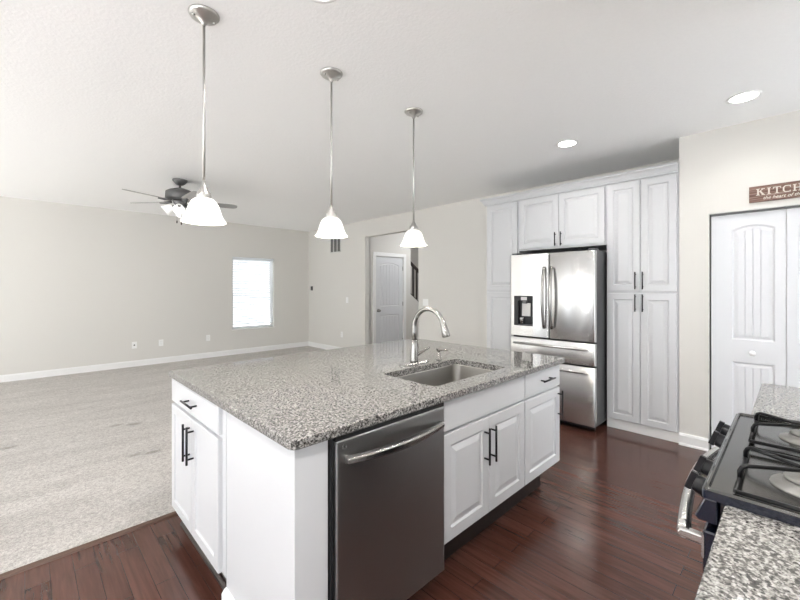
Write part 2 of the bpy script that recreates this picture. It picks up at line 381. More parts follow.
for i, (x0, x1, z0, z1) in enumerate(BW):
    r = sroot('window_%d' % (i + 10), 'added white framed window of the unseen back wall', 'window', ((x0 + x1) / 2, -.59, z0))
    b = B(); t = .05; zm = (z0 + z1) / 2
    b.box(x0, x0 + t, -.63, -.55, z0, z1).box(x1 - t, x1, -.63, -.55, z0, z1).box(x0 + t, x1 - t, -.63, -.55, z0, z0 + t).box(x0 + t, x1 - t, -.63, -.55, z1 - t, z1).box(x0 + t, x1 - t, -.63, -.55, zm - .02, zm + .02)
    link('window_frame', b, 'trim', r)
r = sroot('door_added', 'added glazed white entry door of the unseen kitchen end', 'door', (3.4, -1.81, 0))  # added opening in an unseen wall, lets the entry fill light in
b = B(); b.box(2.801, 2.90, -1.84, -1.78, .001, 2.449).box(3.90, 3.999, -1.84, -1.78, .001, 2.449).box(2.90, 3.90, -1.84, -1.78, .001, .25).box(2.90, 3.90, -1.84, -1.78, 2.33, 2.449)
link('door_frame', b, 'trim', r)
for i, (y0, y1, z0, z1) in enumerate(LW):
    r = sroot('window_%d' % (i + 2), 'white framed window of the left wall', 'window', (XL - .06, (y0 + y1) / 2, z0))
    b = B(); t = .05
    b.box(XL - .1, XL - .03, y0, y0 + t, z0, z1).box(XL - .1, XL - .03, y1 - t, y1, z0, z1).box(XL - .1, XL - .03, y0 + t, y1 - t, z0, z0 + t).box(XL - .1, XL - .03, y0 + t, y1 - t, z1 - t, z1)
    if z0 > .3: zm = (z0 + z1) / 2; b.box(XL - .1, XL - .03, y0 + t, y1 - t, zm - .02, zm + .02)
    link('window_frame', b, 'trim', r)
# hall
HX = 7.9
struct('wall_hall', B().box(XR + .12, 5.11, OY1, OY1 + .12, 0, H).box(6.005, 6.19, OY1, OY1 + .12, 0, H).box(5.11, 6.005, OY1, OY1 + .12, 2.085, H)
       .box(XR + .12, XR + .14, OY1, OY1 + .12, 0, H), 'wall', label='greige hall wall around the panel door', cat='wall')
struct('wall_hall_far', B().box(HX, HX + .1, 1.0, YF, 0, H).box(6.19, HX, 7.3, 7.4, 0, H).box(5.0, 6.19, 6.9, 7.0, 0, H), 'wall', label='far wall of the hall stairwell', cat='wall')
struct('wall_hall_near', B().box(XR + .12, HX, 3.2, 3.3, 0, H), 'wall', label='near wall of the hall', cat='wall')
# stair knee wall descending away from the door, with railing
struct('wall_stair', B().prism([(6.19, 6.03, 0), (6.19, 6.03, 1.27), (7.6, 6.03, .3), (7.6, 6.03, 0)], (0, .1, 0)), 'wall', label='sloped stair knee wall in the hall', cat='wall')
rl = thing('stair_railing', 'dark stair railing with slim balusters beyond the hall door', 'railing', (6.3, 6.08, 1.2))
sl = (0.3 - 1.27) / (7.6 - 6.19)
hz = lambda x: 1.27 + sl * (x - 6.19) + .74
link('handrail', B().prism([(6.20, 6.05, hz(6.2) - .03), (6.20, 6.05, hz(6.2) + .03), (7.5, 6.05, hz(7.5) + .03), (7.5, 6.05, hz(7.5) - .03)], (0, .06, 0)), 'railwood', rl, bev=.006)
link('bottom_rail', B().prism([(6.20, 6.05, hz(6.2) - .735), (6.20, 6.05, hz(6.2) - .70), (7.5, 6.05, hz(7.5) - .70), (7.5, 6.05, hz(7.5) - .735)], (0, .06, 0)), 'railwood', rl)
for k in range(11):
    x = 6.235 + k * .115
    link('baluster', B().box(x - .014, x + .014, 6.066, 6.094, hz(x) - .72, hz(x) - .02), 'railwood', rl)

# baseboards
def baseboard(name, p0, p1, n, label, h=.105, t=.014):
    p0 = Vector(p0); d = Vector(p1) - p0; n = Vector(n)
    prof = [(0, 0), (t + .008, 0), (t + .008, .012), (t, .02), (t, h - .02), (t * .45, h), (0, h)]
    return struct(name, B().prism([p0 + n * a + Vector((0, 0, z)) for a, z in prof], d), 'trim', label=label, cat='baseboard')
baseboard('baseboard_far', (XL, YF, .008), (XR, YF, .008), (0, -1, 0), 'white baseboard along the far wall')
baseboard('baseboard_right', (XR, OY1, .008), (XR, YF - .014, .008), (-1, 0, 0), 'white baseboard left of the hall opening')
baseboard('baseboard_doorway', (XR, 2.76, .008), (XR, OY0, .008), (-1, 0, 0), 'white baseboard right of the hall opening')
baseboard('baseboard_closet', (XC, BY1, 0), (XC, YC, 0), (-1, 0, 0), 'short white baseboard between pantry and bifold doors')
baseboard('baseboard_hall', (XR + .12, OY1, 0), (5.05, OY1, 0), (0, -1, 0), 'white baseboard in the hall')

# window in the far wall with blind
win = sroot('window_1', 'white window in the far wall behind a closed blind', 'window', ((WX0 + WX1) / 2, YF, WZ0))
def frame_y(b, x0, x1, z0, z1, y0, y1, t):
    return b.box(x0, x0 + t, y0, y1, z0, z1).box(x1 - t, x1, y0, y1, z0, z1).box(x0 + t, x1 - t, y0, y1, z0, z0 + t).box(x0 + t, x1 - t, y0, y1, z1 - t, z1)
link('window_frame', frame_y(B(), WX0 + .001, WX1 - .001, WZ0 + .001, WZ1 - .001, YF + .075, YF + .14, .024), 'trim', win, bev=.003)
zm = 1.275
link('window_sash', frame_y(frame_y(B(), WX0 + .025, WX1 - .025, WZ0 + .025, zm + .02, YF + .085, YF + .108, .022), WX0 + .025, WX1 - .025, zm - .015, WZ1 - .025, YF + .109, YF + .13, .022), 'trim', win)
link('pane', B().box(WX0 + .047, WX1 - .047, YF + .095, YF + .099, WZ0 + .047, zm - .002).box(WX0 + .047, WX1 - .047, YF + .118, YF + .122, zm + .007, WZ1 - .047), 'glass', win)
link('window_sill', B().box(WX0 - .02, WX1 + .02, YF - .025, YF + .074, WZ0 - .02, WZ0 - .0005), 'trim', win, bev=.004)
bl = thing('window_blind', 'closed white slatted blind hanging in the far window', 'blind', ((WX0 + WX1) / 2, YF + .035, WZ1 - .03))
link('headrail', B().box(WX0 + .006, WX1 - .006, YF + .012, YF + .058, WZ1 - .045, WZ1 - .002), 'blind', bl, bev=.003)
b = B(); z = WZ1 - .06
while z > WZ0 + .05:
    a = math.radians(58); dy, dz = .0255 * math.cos(a), .0255 * math.sin(a)
    b.rings([[(x, YF + .035 - dy, z + dz), (x, YF + .0365, z + .003), (x, YF + .035 + dy, z - dz), (x, YF + .0335, z - .0005)] for x in (WX0 + .012, WX1 - .012)])
    z -= .05
link('slats', b, 'blind', bl)
link('bottom_rail', B().box(WX0 + .012, WX1 - .012, YF + .02, YF + .05, WZ0 + .008, WZ0 + .03), 'blind', bl, bev=.003)
b = B()
for x in (WX0 + .13, (WX0 + WX1) / 2, WX1 - .13): b.tube([(x, YF + .009, WZ1 - .05), (x, YF + .009, WZ0 + .03)], .0015, 5)
link('ladder_cord', b, 'blind', bl)
link('tilt_wand', B().tube([(WX0 + .12, YF + .004, WZ1 - .06), (WX0 + .12, YF + .004, WZ1 - .75)], .004, 6), 'white_pl', bl)

# panel doors (hall door and bifold leaves)
def arch_pts(u0, u1, w0, w1, rise, n=12):
    P = [(u0, w0), (u1, w0)]
    for i in range(n + 1):
        s = i / n; P.append((u1 + (u0 - u1) * s, w1 - rise * (1 - (1 - (2 * s - 1) ** 2))))
    return P
def inset(P, u0, u1, w0, w1, i):
    cu, cw = (u0 + u1) / 2, (w0 + w1) / 2
    return [(cu + (u - cu) * (1 - 2 * i / (u1 - u0)), cw + (w - cw) * (1 - 2 * i / (w1 - w0))) for u, w in P]
def panel_door_mesh(fr, u0, u1, w0, w1, t, cells, stile):
    """cells: list of (cell w0, cell w1, panel w0, panel w1, arch rise)"""
    b = B()
    for c0, c1, p0, p1, rise in cells:
        out = arch_pts(u0, u1, c0, c1, 0)
        sl_, sr_ = stile if isinstance(stile, tuple) else (stile, stile)
        P = arch_pts(u0 + sl_, u1 - sr_, p0, p1, rise)
        A = (u0 + sl_, u1 - sr_, p0, p1)
        R = [[fr(u, w, 0) for u, w in out], [fr(u, w, t) for u, w in out], [fr(u, w, t) for u, w in P],
             [fr(u, w, t - .007) for u, w in inset(P, *A, .007)], [fr(u, w, t - .010) for u, w in inset(P, *A, .012)],
             [fr(u, w, t - .010) for u, w in inset(P, *A, .016)], [fr(u, w, t - .003) for u, w in inset(P, *A, .036)]]
        b.rings(R, True, False)
        # planked centre: strips with V grooves between
        q0, q1 = A[0] + .036, A[1] - .036; b0, b1 = p0 + .036, p1 - .036
        n = 4 if q1 - q0 < .3 else 6
        def top(u):
            s = (A[1] - u) / (A[1] - A[0]); return p1 - rise * (2 * s - 1) ** 2
        cw = (p0 + p1) / 2; k = 1 - 2 * .036 / (p1 - p0); cu = (A[0] + A[1]) / 2; ku = 1 - 2 * .036 / (A[1] - A[0])
        tp = lambda u: cw + (top(cu + (u - cu) / ku) - cw) * k
        edges = [q0 + (q1 - q0) * j / n for j in range(n + 1)]
        prof = []
        for j in range(n):
            a_, b_ = edges[j] + (.004 if j else 0), edges[j + 1] - (.004 if j < n - 1 else 0)
            if j: prof.append((edges[j], -.006))
            for m_ in range(4): prof.append((a_ + (b_ - a_) * m_ / 3, 0))
        b.rings([[fr(u, b0, t - .003 + d) for u, d in prof], [fr(u, tp(u), t - .003 + d) for u, d in prof]], False, False, closed=False)
    return b
HY = OY1
dr = sroot('door_1', 'closed pale grey two panel door in the hall', 'door', (5.56, HY + .05, 0))
fr = fr_y(HY + .05)
link('door_slab', panel_door_mesh(fr, 5.165, 5.95, .012, 2.045, .035, [(.012, .90, .20, .83, 0), (.90, 2.045, 1.01, 1.93, .05)], .115), 'door', dr)
b = B(); J = .075
for x0, x1, z0, z1 in ((5.08, 5.08 + J, 0, 2.06 + J), (5.96, 5.96 + J, 0, 2.06 + J), (5.08 + J, 5.96, 2.06, 2.06 + J)):
    b.box(x0, x1, HY - .018, HY - .0005, z0, z1)
for x0, x1, z0, z1 in ((5.135, 5.16, 0, 2.075), (5.955, 5.98, 0, 2.075), (5.16, 5.955, 2.05, 2.075)): b.box(x0, x1, HY, HY + .12, z0, z1)
link('door_casing', b, 'trim', dr, bev=.004)
Mx = Matrix.Translation((5.235, HY + .015, .93)) @ Matrix.Rotation(PI / 2, 4, 'X')
kb = link('door_knob', B().lathe(0, 0, [(.032, 0), (.032, .008), (.012, .012), (.011, .035), (.026, .042), (.030, .055), (.022, .068), (.004, .07)], 20, M4=Mx), 'nickel', dr)
for z in (.25, 1.05, 1.82): link('hinge', B().box(5.946, 5.958, HY + .004, HY + .0145, z - .045, z + .045), 'nickel', dr)
# bifold closet doors
bd = sroot('door_2', 'white bifold closet doors with planked arch panels', 'door', (XC + .06, -.4, 0))
fr = fr_x(XC + .075)
wl = (BY1 - BY0 - .036) / 4
for k in range(4):
    u1 = BY1 - .014 - k * (wl + .003); u0 = u1 - wl
    lf = link('leaf', panel_door_mesh(fr, u0, u1, .015, BZ - .022, .035, [(.015, .86, .17, .785, .0), (.86, BZ - .022, .97, 1.915, .035)], (.062, .136) if k % 2 == 0 else (.136, .062)), 'door', bd)
    if k in (0, 3):
        Mk = Matrix.Translation((XC + .04, u0 + wl * .42 if k == 0 else u0 + wl * .58, .87)) @ Matrix.Rotation(-PI / 2, 4, 'Y')
        link('knob', B().lathe(0, 0, [(.011, 0), (.009, .012), (.019, .02), (.021, .028), (.015, .036), (.003, .038)], 18, M4=Mk), 'white_pl', lf)
link('door_track', B().box(XC + .03, XC + .085, BY0 + .002, BY1 - .002, BZ - .0195, BZ - .001), 'pewter', bd)
link('door_bead', B().box(XC - .003, XC + .03, BY1 - .005, BY1 + .0, 0.001, BZ).box(XC - .003, XC + .03, BY0, BY1, BZ - .005, BZ), 'ventm', bd)

# ================================================================== ISLAND
IX0, IX1, IY0, IY1, CT = 0.6005, 2.6914, 1.1083, 2.5579, 0.915
CB = CT - .035
SX0, SX1, SY0, SY1 = 1.44, 2.11, 1.23, 1.62
b = B()
def counter(b, x0, x1, y0, y1, hole=None, r=.028, z0=CB, z1=CT):
    e = .005
    O = [rrect(x0 + e, x1 - e, y0 + e, y1 - e, r, z0), rrect(x0, x1, y0, y1, r, z0 + e), rrect(x0, x1, y0, y1, r, z1 - e), rrect(x0 + e * .3, x1 - e * .3, y0 + e * .3, y1 - e * .3, r, z1 - e * .3), rrect(x0 + e, x1 - e, y0 + e, y1 - e, r, z1)]
    if hole:
        hx0, hx1, hy0, hy1 = hole
        R = O + [rrect(hx0, hx1, hy0, hy1, .03, z1), rrect(hx0, hx1, hy0, hy1, .03, z0), O[0]]
        b.rings(R, False, False)
    else: b.rings(O)
    return b
ct = tag(link('countertop', counter(B(), IX0, IX1, IY0, IY1, (SX0, SX1, SY0, SY1)), 'granite'), 'grey speckled granite countertop on the kitchen island', 'countertop')
# carcasses
FY = IY0 + .047       # carcass front plane; door fronts at FY - .02
fr = fr_y(FY)
KZ = .2
def cabinet_box(b, x0, x1, y0, y1, z0, z1, t=.016, front='y'):
    """open box carcass made of boards: sides, back, bottom, top rails"""
    return b.box(x0, x1, y0, y1, z0, z1)
sink_cab = thing('sink_cabinet', 'white double door base cabinet under the island sink', 'cabinet', (1.77, 1.4, 0))
b = B(); x0, x1, y1 = 1.382, 2.158, 1.735
b.box(x0, x0 + .016, FY, y1, KZ, CB - .001).box(x1 - .016, x1, FY, y1, KZ, CB - .001).box(x0 + .016, x1 - .016, y1 - .012, y1, KZ, CB - .001).box(x0 + .016, x1 - .016, FY, y1 - .012, KZ, KZ + .016)
b.box(x0 + .016, x1 - .016, FY, FY + .018, .70, CB - .001).box(x0 + .016, x1 - .016, FY, FY + .018, KZ + .016, KZ + .03)
link('body', b, 'cab', sink_cab)
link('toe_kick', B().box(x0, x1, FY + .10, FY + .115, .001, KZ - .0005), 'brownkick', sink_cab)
link('false_front', raised_door(fr, 1.385, 2.155, .728, .872, .02, 'slab'), 'cab', sink_cab)
for u0, u1, hu in ((1.385, 1.7685, 1.739), (1.7715, 2.155, 1.795)):
    d = link('door', raised_door(fr, u0, u1, KZ + .004, .715, .02), 'cab', sink_cab)
    link('handle', handle_bar(fr, hu - .012 if hu < 1.77 else hu - .006, .575, .19, True, .02), 'black', d)
dc = thing('drawer_cabinet', 'narrow white cabinet with one drawer at the island end near the fridge', 'cabinet', (2.4, 1.4, 0))
x0, x1 = 2.16, 2.66
b = B().box(x0, x1, FY, 1.735, KZ, CB - .001); link('body', b, 'cab', dc)
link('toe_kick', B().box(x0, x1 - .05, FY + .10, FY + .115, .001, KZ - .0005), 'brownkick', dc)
d = link('drawer', raised_door(fr, 2.163, 2.652, .728, .872, .02, 'slab'), 'cab', dc)
link('handle', handle_bar(fr, 2.43, .805, .16, False, .02), 'black', d)
d = link('door', raised_door(fr, 2.163, 2.652, KZ + .004, .715, .02), 'cab', dc)
link('handle', handle_bar(fr, 2.622, .605, .19, True, .02), 'black', d)
# end panel beside the dishwasher
ep = tag(link('island_panel', B().box(.632, .762, FY - .012, 1.738, .001, CB - .001), 'cab', bev=.002), 'plain white end panel of the island left of the dishwasher', 'panel')
tag(link('base_moulding', B().prism([(.612, FY - .02, .0), (.612, FY - .02, .07), (.622, FY - .02, .085), (.6315, FY - .02, .09), (.6315, FY - .02, .0)], (0, 1.738 - FY + .02, 0)), 'trim'), 'low white base moulding along the island end panel', 'moulding')
# left end cabinet facing -x
ec = thing('end_cabinet', 'white cabinet with drawer and two doors on the living room end of island', 'cabinet', (.9, 2.15, 0))
EX = .632; frx = fr_x(EX); EZ = .125
b = B().box(EX, 1.24, 1.742, 2.535, EZ, CB - .001); link('body', b, 'cab', ec)
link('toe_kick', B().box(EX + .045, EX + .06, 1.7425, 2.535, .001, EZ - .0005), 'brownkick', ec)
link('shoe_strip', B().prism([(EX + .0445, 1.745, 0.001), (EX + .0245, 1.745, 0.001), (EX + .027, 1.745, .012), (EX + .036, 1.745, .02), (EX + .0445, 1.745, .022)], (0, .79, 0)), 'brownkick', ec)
d = link('drawer', raised_door(frx, 1.785, 2.532, .745, .872, .02, 'slab'), 'cab', ec)
link('handle', handle_bar(frx, 2.14, .812, .17, False, .02), 'black', d)
for u0, u1, hu in ((1.785, 2.157, 2.157 - .03), (2.16, 2.532, 2.16 + .03)):
    d = link('door', raised_door(frx, u0, u1, EZ + .006, .728, .02, 'shaker', .05), 'cab', ec)
    link('handle', handle_bar(frx, hu, .605, .19, True, .02), 'black', d)
# back of the island
tag(link('back_panel', B().box(1.242, 2.66, 1.745, 2.535, .001, CB - .001), 'cab', bev=.002), 'plain white back half of the island body', 'panel')

# sink, faucet, soap pump
sk = thing('sink', 'rectangular steel undermount sink in the island', 'sink', (1.775, 1.425, .7))
a = [(-.012, CB - .0008), (.004, CB - .0008), (.006, CB - .006), (.010, .74), (.02, .715), (.045, .705)]
R = []
for i, z in a: R.append(rrect(SX0 + i - .004, SX1 - i + .004, SY0 + i - .004, SY1 - i + .004, .05 - .0 if i < .03 else .04, z))
cx, cy = 1.775, 1.43
R.append([(cx + .05 * math.cos(t), cy + .05 * math.sin(t), .70) for t in [math.atan2(p[1] - cy, p[0] - cx) for p in R[-1]]])
link('basin', B().rings(R, False, False, True), 'steel_s', sk)
link('drain', B().lathe(cx, cy, [(.05, .701), (.045, .703), (.04, .699), (.03, .696), (.0, .6955)], 24, cap0=False, cap1=False), 'chrome', sk)
fx, fy = 1.79, 1.705
fc = thing('faucet', 'brushed nickel gooseneck faucet behind the island sink', 'faucet', (fx, fy, CT))
link('deck_plate', B().rings([rrect(fx - .125, fx + .125, fy - .03, fy + .03, .029, CT + .0005), rrect(fx - .125, fx + .125, fy - .03, fy + .03, .029, CT + .005), rrect(fx - .12, fx + .12, fy - .025, fy + .025, .024, CT + .009)]), 'nickel', fc)
link('body', B().lathe(fx, fy, [(.027, CT + .0085), (.026, CT + .02), (.0235, CT + .08), (.021, CT + .10), (.018, CT + .125), (.0145, CT + .15)], 24), 'nickel', fc)
path = [(fx, fy, CT + .13), (fx, fy, CT + .20)]
rc, zc = .122, CT + .232
for i in range(17):
    t = PI * i / 16 * .92; path.append((fx, fy - rc + rc * math.cos(t), zc + rc * math.sin(t)))
link('spout', B().tube(path, [.0145] * len(path), 14), 'nickel', fc)
e0 = Vector(path[-1]); ed = (e0 - Vector(path[-2])).normalized()
link('spray_head', B().tube([e0 - ed * .03, e0 - ed * .025, e0, e0 + ed * .04, e0 + ed * .068, e0 + ed * .073], [.0145, .0165, .018, .023, .0245, .021], 16), 'nickel', fc)
link('lever', B().tube([(fx + .018, fy - .004, CT + .055), (fx + .04, fy - .012, CT + .065), (fx + .075, fy - .03, CT + .085), (fx + .10, fy - .042, CT + .098)], [.014, .012, .0085, .007], 12), 'nickel', fc)
px, py = 2.0, 1.675
sp = thing('soap_pump', 'small brushed nickel soap pump beside the faucet', 'soap dispenser', (px, py, CT))
link('body', B().lathe(px, py, [(.021, CT + .0005), (.021, CT + .006), (.013, CT + .012), (.012, CT + .045), (.008, CT + .05), (.006, CT + .062)], 18), 'nickel', sp)
link('spout', B().tube([(px - .012, py + .004, CT + .066), (px, py, CT + .068), (px + .022, py - .032, CT + .069), (px + .032, py - .05, CT + .066)], [.013, .014, .0075, .006], 10), 'nickel', sp)

# dishwasher
DX0, DX1 = .766, 1.376
dw = thing('dishwasher', 'stainless dishwasher with bowed handle built into the island', 'dishwasher', (1.07, 1.4, 0))
link('body', B().box(DX0, DX1, FY + .004, 1.70, .10, CB - .012), 'blackgap', dw)
fr = fr_y(FY + .0035)
D = .045
b = B()
N_ = 14
prof = [(.0, .0), (.0, D - .006), (.004, D - .001)]
R = []
for i, d_ in prof: R.append([fr(u, w_, d_) for u, w_ in rect(DX0 + .012, DX1 - .004, .112, .860, i)])
R.append([fr(u, w_, D) for u, w_ in rect(DX0 + .012, DX1 - .004, .112, .860, .012)])
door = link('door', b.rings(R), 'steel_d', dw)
link('control_edge', B().box(DX0 + .012, DX1 - .004, FY - .036, FY + .003, .8605, CB - .004), 'blackgap', dw)
link('side_gasket', B().box(DX0 + .0005, DX0 + .0115, FY - .022, FY + .003, .112, CB - .004), 'blackgap', dw)
link('kick_plate', B().box(DX0 + .004, DX1 - .004, FY + .07, FY + .085, .001, .0995), 'blackgap', dw)
hx0, hx1, hzv = DX0 + .045, DX1 - .035, .79
P0, P1 = [], []
n = 16
R = []
for i in range(n + 1):
    s = i / n; x = hx0 + (hx1 - hx0) * s; bow = 1 - (2 * s - 1) ** 2
    d_ = D + .014 + .040 * bow; hh = .010 + .005 * bow
    y = FY + .0035 - d_
    R.append([(x, y - .006, hzv + hh), (x, y + .009, hzv + hh + .003), (x, y + .012, hzv - hh), (x, y - .004, hzv - hh - .002), (x, y - .010, hzv - hh * .6), (x, y - .011, hzv + hh * .6)])
b = B().rings(R, smooth=False)
for x in (hx0 + .003, hx1 - .023): b.box(x, x + .02, FY + .0035 - D - .012, FY + .0035 - D + .001, hzv - .012, hzv + .012)
link('handle', b, 'nickel', door, bev=.002)
# small round maker's mark engraved at the door corner
bx, bz = DX0 + .045, .838
link('emblem', B().lathe(0, 0, [(.009, 0), (.009, .001), (.0075, .0012), (.0072, 0)], 20, M4=Matrix.Translation((bx, FY + .0035 - D, bz)) @ Matrix.Rotation(PI / 2, 4, 'X')).box(bx - .002, bx, FY + .0025 - D, FY + .003 - D, bz - .004, bz + .004).box(bx, bx + .003, FY + .0025 - D, FY + .003 - D, bz - .004, bz - .0028), 'chrome', door)

# ================================================================== PANTRY WALL
PXF = 4.21; PB = XR - .002      # carcass front, door fronts at PXF-.02
frp = fr_x(PXF)
def tall_cabinet(name, label, y0, y1, doors, z0, z1, kick=True, x0=PXF):
    t = thing(name, label, 'cabinet', ((PXF + PB) / 2, (y0 + y1) / 2, 0 if kick else z0))
    link('body', B().box(x0, PB, y0, y1, z0, z1), 'cab', t)
    if kick: link('toe_kick', B().box(PXF + .005, PXF + .02, y0, y1, .001, z0 - .0005), 'trim', t)
    for u0, u1, w0, w1, h in doors:
        d = link('door', raised_door(frp, u0, u1, w0, w1, .02), 'cab', t)
        if h: link('handle', handle_bar(frp, h[0], h[1], h[2], True, .02), 'black', d)
    return t
ZT = 2.44
ym = 1.025
tall_cabinet('pantry_cabinet', 'tall white four door pantry cabinet right of the fridge', .728, 1.324,
             [(.74, ym - .002, .10, 1.345, (1.0, 1.255, .165)), (ym + .002, 1.318, .10, 1.345, (1.062, 1.255, .165)),
              (.74, ym - .002, 1.368, 2.425, (1.0, 1.468, .165)), (ym + .002, 1.318, 1.368, 2.425, (1.062, 1.468, .165))], .095, ZT)
oc = tall_cabinet('bridge_cabinet', 'short white double door cabinet above the fridge', 1.326, 2.288,
             [(1.34, 1.806, 1.855, 2.425, (1.775, 1.935, .15)), (1.81, 2.276, 1.855, 2.425, (1.838, 1.935, .15))], 1.835, ZT, kick=False)
tall_cabinet('narrow_pantry_cabinet', 'slim tall white cabinet left of the fridge', 2.29, 2.735,
             [(2.302, 2.723, .10, 1.345, None), (2.302, 2.723, 1.368, 2.425, None)], .095, ZT)
cp = [(-.018, .0005), (.02, .0005), (.022, .012), (.03, .018), (.042, .045), (.058, .058), (.062, .062), (.062, .078), (-.018, .078)]
b = B().rings([[(PXF - d_, .7275, ZT + z) for d_, z in cp], [(PXF - d_, 2.7365 + d_, ZT + z) for d_, z in cp], [(PB, 2.7365 + d_, ZT + z) for d_, z in cp]])
tag(link('crown_moulding', b, 'cab'), 'white crown moulding along the top of the tall cabinets', 'moulding')

# fridge
FX = 3.90; fy0, fy1 = 1.335, 2.235
fg = thing('refrigerator', 'stainless french door refrigerator with dispenser in the white cabinet wall', 'refrigerator', (4.3, 1.785, 0))
link('body', B().box(FX + .075, 4.80, fy0 + .005, fy1 - .005, .05, 1.765), 'darkgrey', fg, bev=.004)
for x, y in ((FX + .14, fy0 + .06), (FX + .14, fy1 - .06), (4.72, fy0 + .06), (4.72, fy1 - .06)): link('foot', B().lathe(x, y, [(.022, .001), (.022, .05)], 12), 'nav', fg)
link('base_grille', B().box(FX + .09, FX + .0745, fy0 + .02, fy1 - .02, .012, .049), 'blackgap', fg)
for ya_ in (fy0 + .01, fy1 - .07): link('hinge_cover', B().box(FX + .03, FX + .15, ya_, ya_ + .06, 1.7655, 1.785), 'darkgrey', fg, bev=.004)
frf = fr_x(FX + .07)
def bowed_front(y0, y1, z0, z1, depth=.065, bow=.007, hole=None):
    """door slab with gently crowned front and rounded sides"""
    b = B(); n = 14
    P = [(y0 + .002, 0), (y0, .01), (y0, depth - .018), (y0 + .004, depth - .007), (y0 + .012, depth - .001)]
    for i in range(n + 1):
        s = i / n; P.append((y0 + .022 + (y1 - y0 - .044) * s, depth + bow * (1 - (2 * s - 1) ** 2)))
    P += [(y1 - .012, depth - .001), (y1 - .004, depth - .007), (y1, depth - .018), (y1, .01), (y1 - .002, 0)]
    b.rings([[frf(u, z0 + .002, d) for u, d in [(u, max(0, d - .003)) for u, d in P]], [frf(u, z0 + .006, d) for u, d in P], [frf(u, z1 - .006, d) for u, d in P], [frf(u, z1 - .002, max(0, d - .003)) for u, d in P]], smooth=False)
    for f in b.bm.faces:
        if abs(f.calc_center_median().z - (z0 + z1) / 2) < .02: f.smooth = True
    return b
ymid = 1.786
DY0, DY1, DZ0, DZ1 = 1.958, 2.182, .985, 1.312
DY0, DY1, DZ0, DZ1 = 1.958, 2.182, .985, 1.312
def dispenser_door(y0, y1, z0, z1, depth=.065, bow=.007, rec=.019):
    """the same crowned slab, with a rectangular recess left open in its front"""
    b = B(); bm = b.bm; n = 14
    cr = lambda u: depth + bow * (1 - (2 * (u - y0 - .022) / (y1 - y0 - .044) - 1) ** 2)
    us = sorted(set([y0 + .022 + (y1 - y0 - .044) * i / n for i in range(n + 1)] + [DY0, DY1]))
    P = [(y0 + .002, 0), (y0, .01), (y0, depth - .018), (y0 + .004, depth - .007), (y0 + .012, depth - .001)] + [(u, cr(u)) for u in us]
    P += [(y1 - .012, depth - .001), (y1 - .004, depth - .007), (y1, depth - .018), (y1, .01), (y1 - .002, 0)]
    lv = [z0 + .006, DZ0, DZ1, z1 - .006]
    G = [[bm.verts.new(frf(u, z, d)) for u, d in P] for z in lv]
    m = len(P)
    for r in range(3):
        for i in range(m):
            j = (i + 1) % m
            if r == 1 and j > i and P[i][0] >= DY0 - 1e-6 and P[j][0] <= DY1 + 1e-6 and min(P[i][1], P[j][1]) > depth * .9: continue
            f = bm.faces.new((G[r][i], G[r][j], G[r + 1][j], G[r + 1][i])); f.smooth = True
    for zs, zc_ in ((lv[0], z0 + .002), (lv[3], z1 - .002)):
        b.rings([[frf(u, zs, d) for u, d in P], [frf(u, zc_, max(0, d - .003)) for u, d in P]], False, True)
    q = [(u, d) for u, d in P if DY0 - 1e-6 <= u <= DY1 + 1e-6 and d > depth * .9]
    for zz_ in (DZ0, DZ1): b.face([frf(u, zz_, d) for u, d in q] + [frf(DY1, zz_, rec), frf(DY0, zz_, rec)])
    for u in (DY0, DY1): b.face([frf(u, DZ0, rec), frf(u, DZ1, rec), frf(u, DZ1, cr(u)), frf(u, DZ0, cr(u))])
    b.face([frf(DY0, DZ0, rec), frf(DY1, DZ0, rec), frf(DY1, DZ1, rec), frf(DY0, DZ1, rec)])
    return b
ldoor = link('door', dispenser_door(ymid + .003, fy1, .872, 1.765), 'steel_v', fg)
rdoor = link('door', bowed_front(fy0, ymid - .003, .872, 1.765), 'steel_v', fg)
mdr = link('drawer', bowed_front(fy0, fy1, .640, .860), 'steel_v', fg)
bdr = link('drawer', bowed_front(fy0, fy1, .055, .628), 'steel_v', fg)
link('gasket', B().box(FX + .0705, FX + .0745, fy0 + .01, fy1 - .01, .06, 1.76), 'blackgap', fg)
# dispenser
dp = link('dispenser', B().box(FX + .040, FX + .0455, DY0 + .001, DY1 - .001, DZ0 + .001, DZ1 - .001)
          .box(FX + .002, FX + .0399, DY1 - .05, DY1 - .001, DZ0 + .001, DZ1 - .001)
          .box(FX + .0005, FX + .0399, DY0 + .001, DY1 - .0505, DZ1 - .055, DZ1 - .001), 'blackgap', ldoor)
link('display', B().box(FX - .001, FX + .0004, DY0 + .07, DY0 + .14, DZ1 - .048, DZ1 - .012), 'ventm', dp)
link('paddle', B().prism([(FX + .039, DY0 + .045, DZ0 + .105), (FX + .022, DY0 + .045, DZ0 + .105), (FX + .03, DY0 + .045, DZ1 - .08), (FX + .039, DY0 + .045, DZ1 - .08)], (0, .095, 0)), 'ventm', dp)
link('nozzle', B().box(FX + .008, FX + .038, DY0 + .08, DY0 + .125, DZ1 - .085, DZ1 - .056), 'pewter', dp)
link('drip_tray', B().box(FX + .002, FX + .039, DY0 + .002, DY1 - .052, DZ0 + .002, DZ0 + .014), 'darkgrey', dp)
link('cup_rest', B().lathe(FX + .02, DY1 - .085, [(.02, DZ0 + .0145), (.026, DZ0 + .08), (.026, DZ0 + .09)], 16), 'chrome', dp)
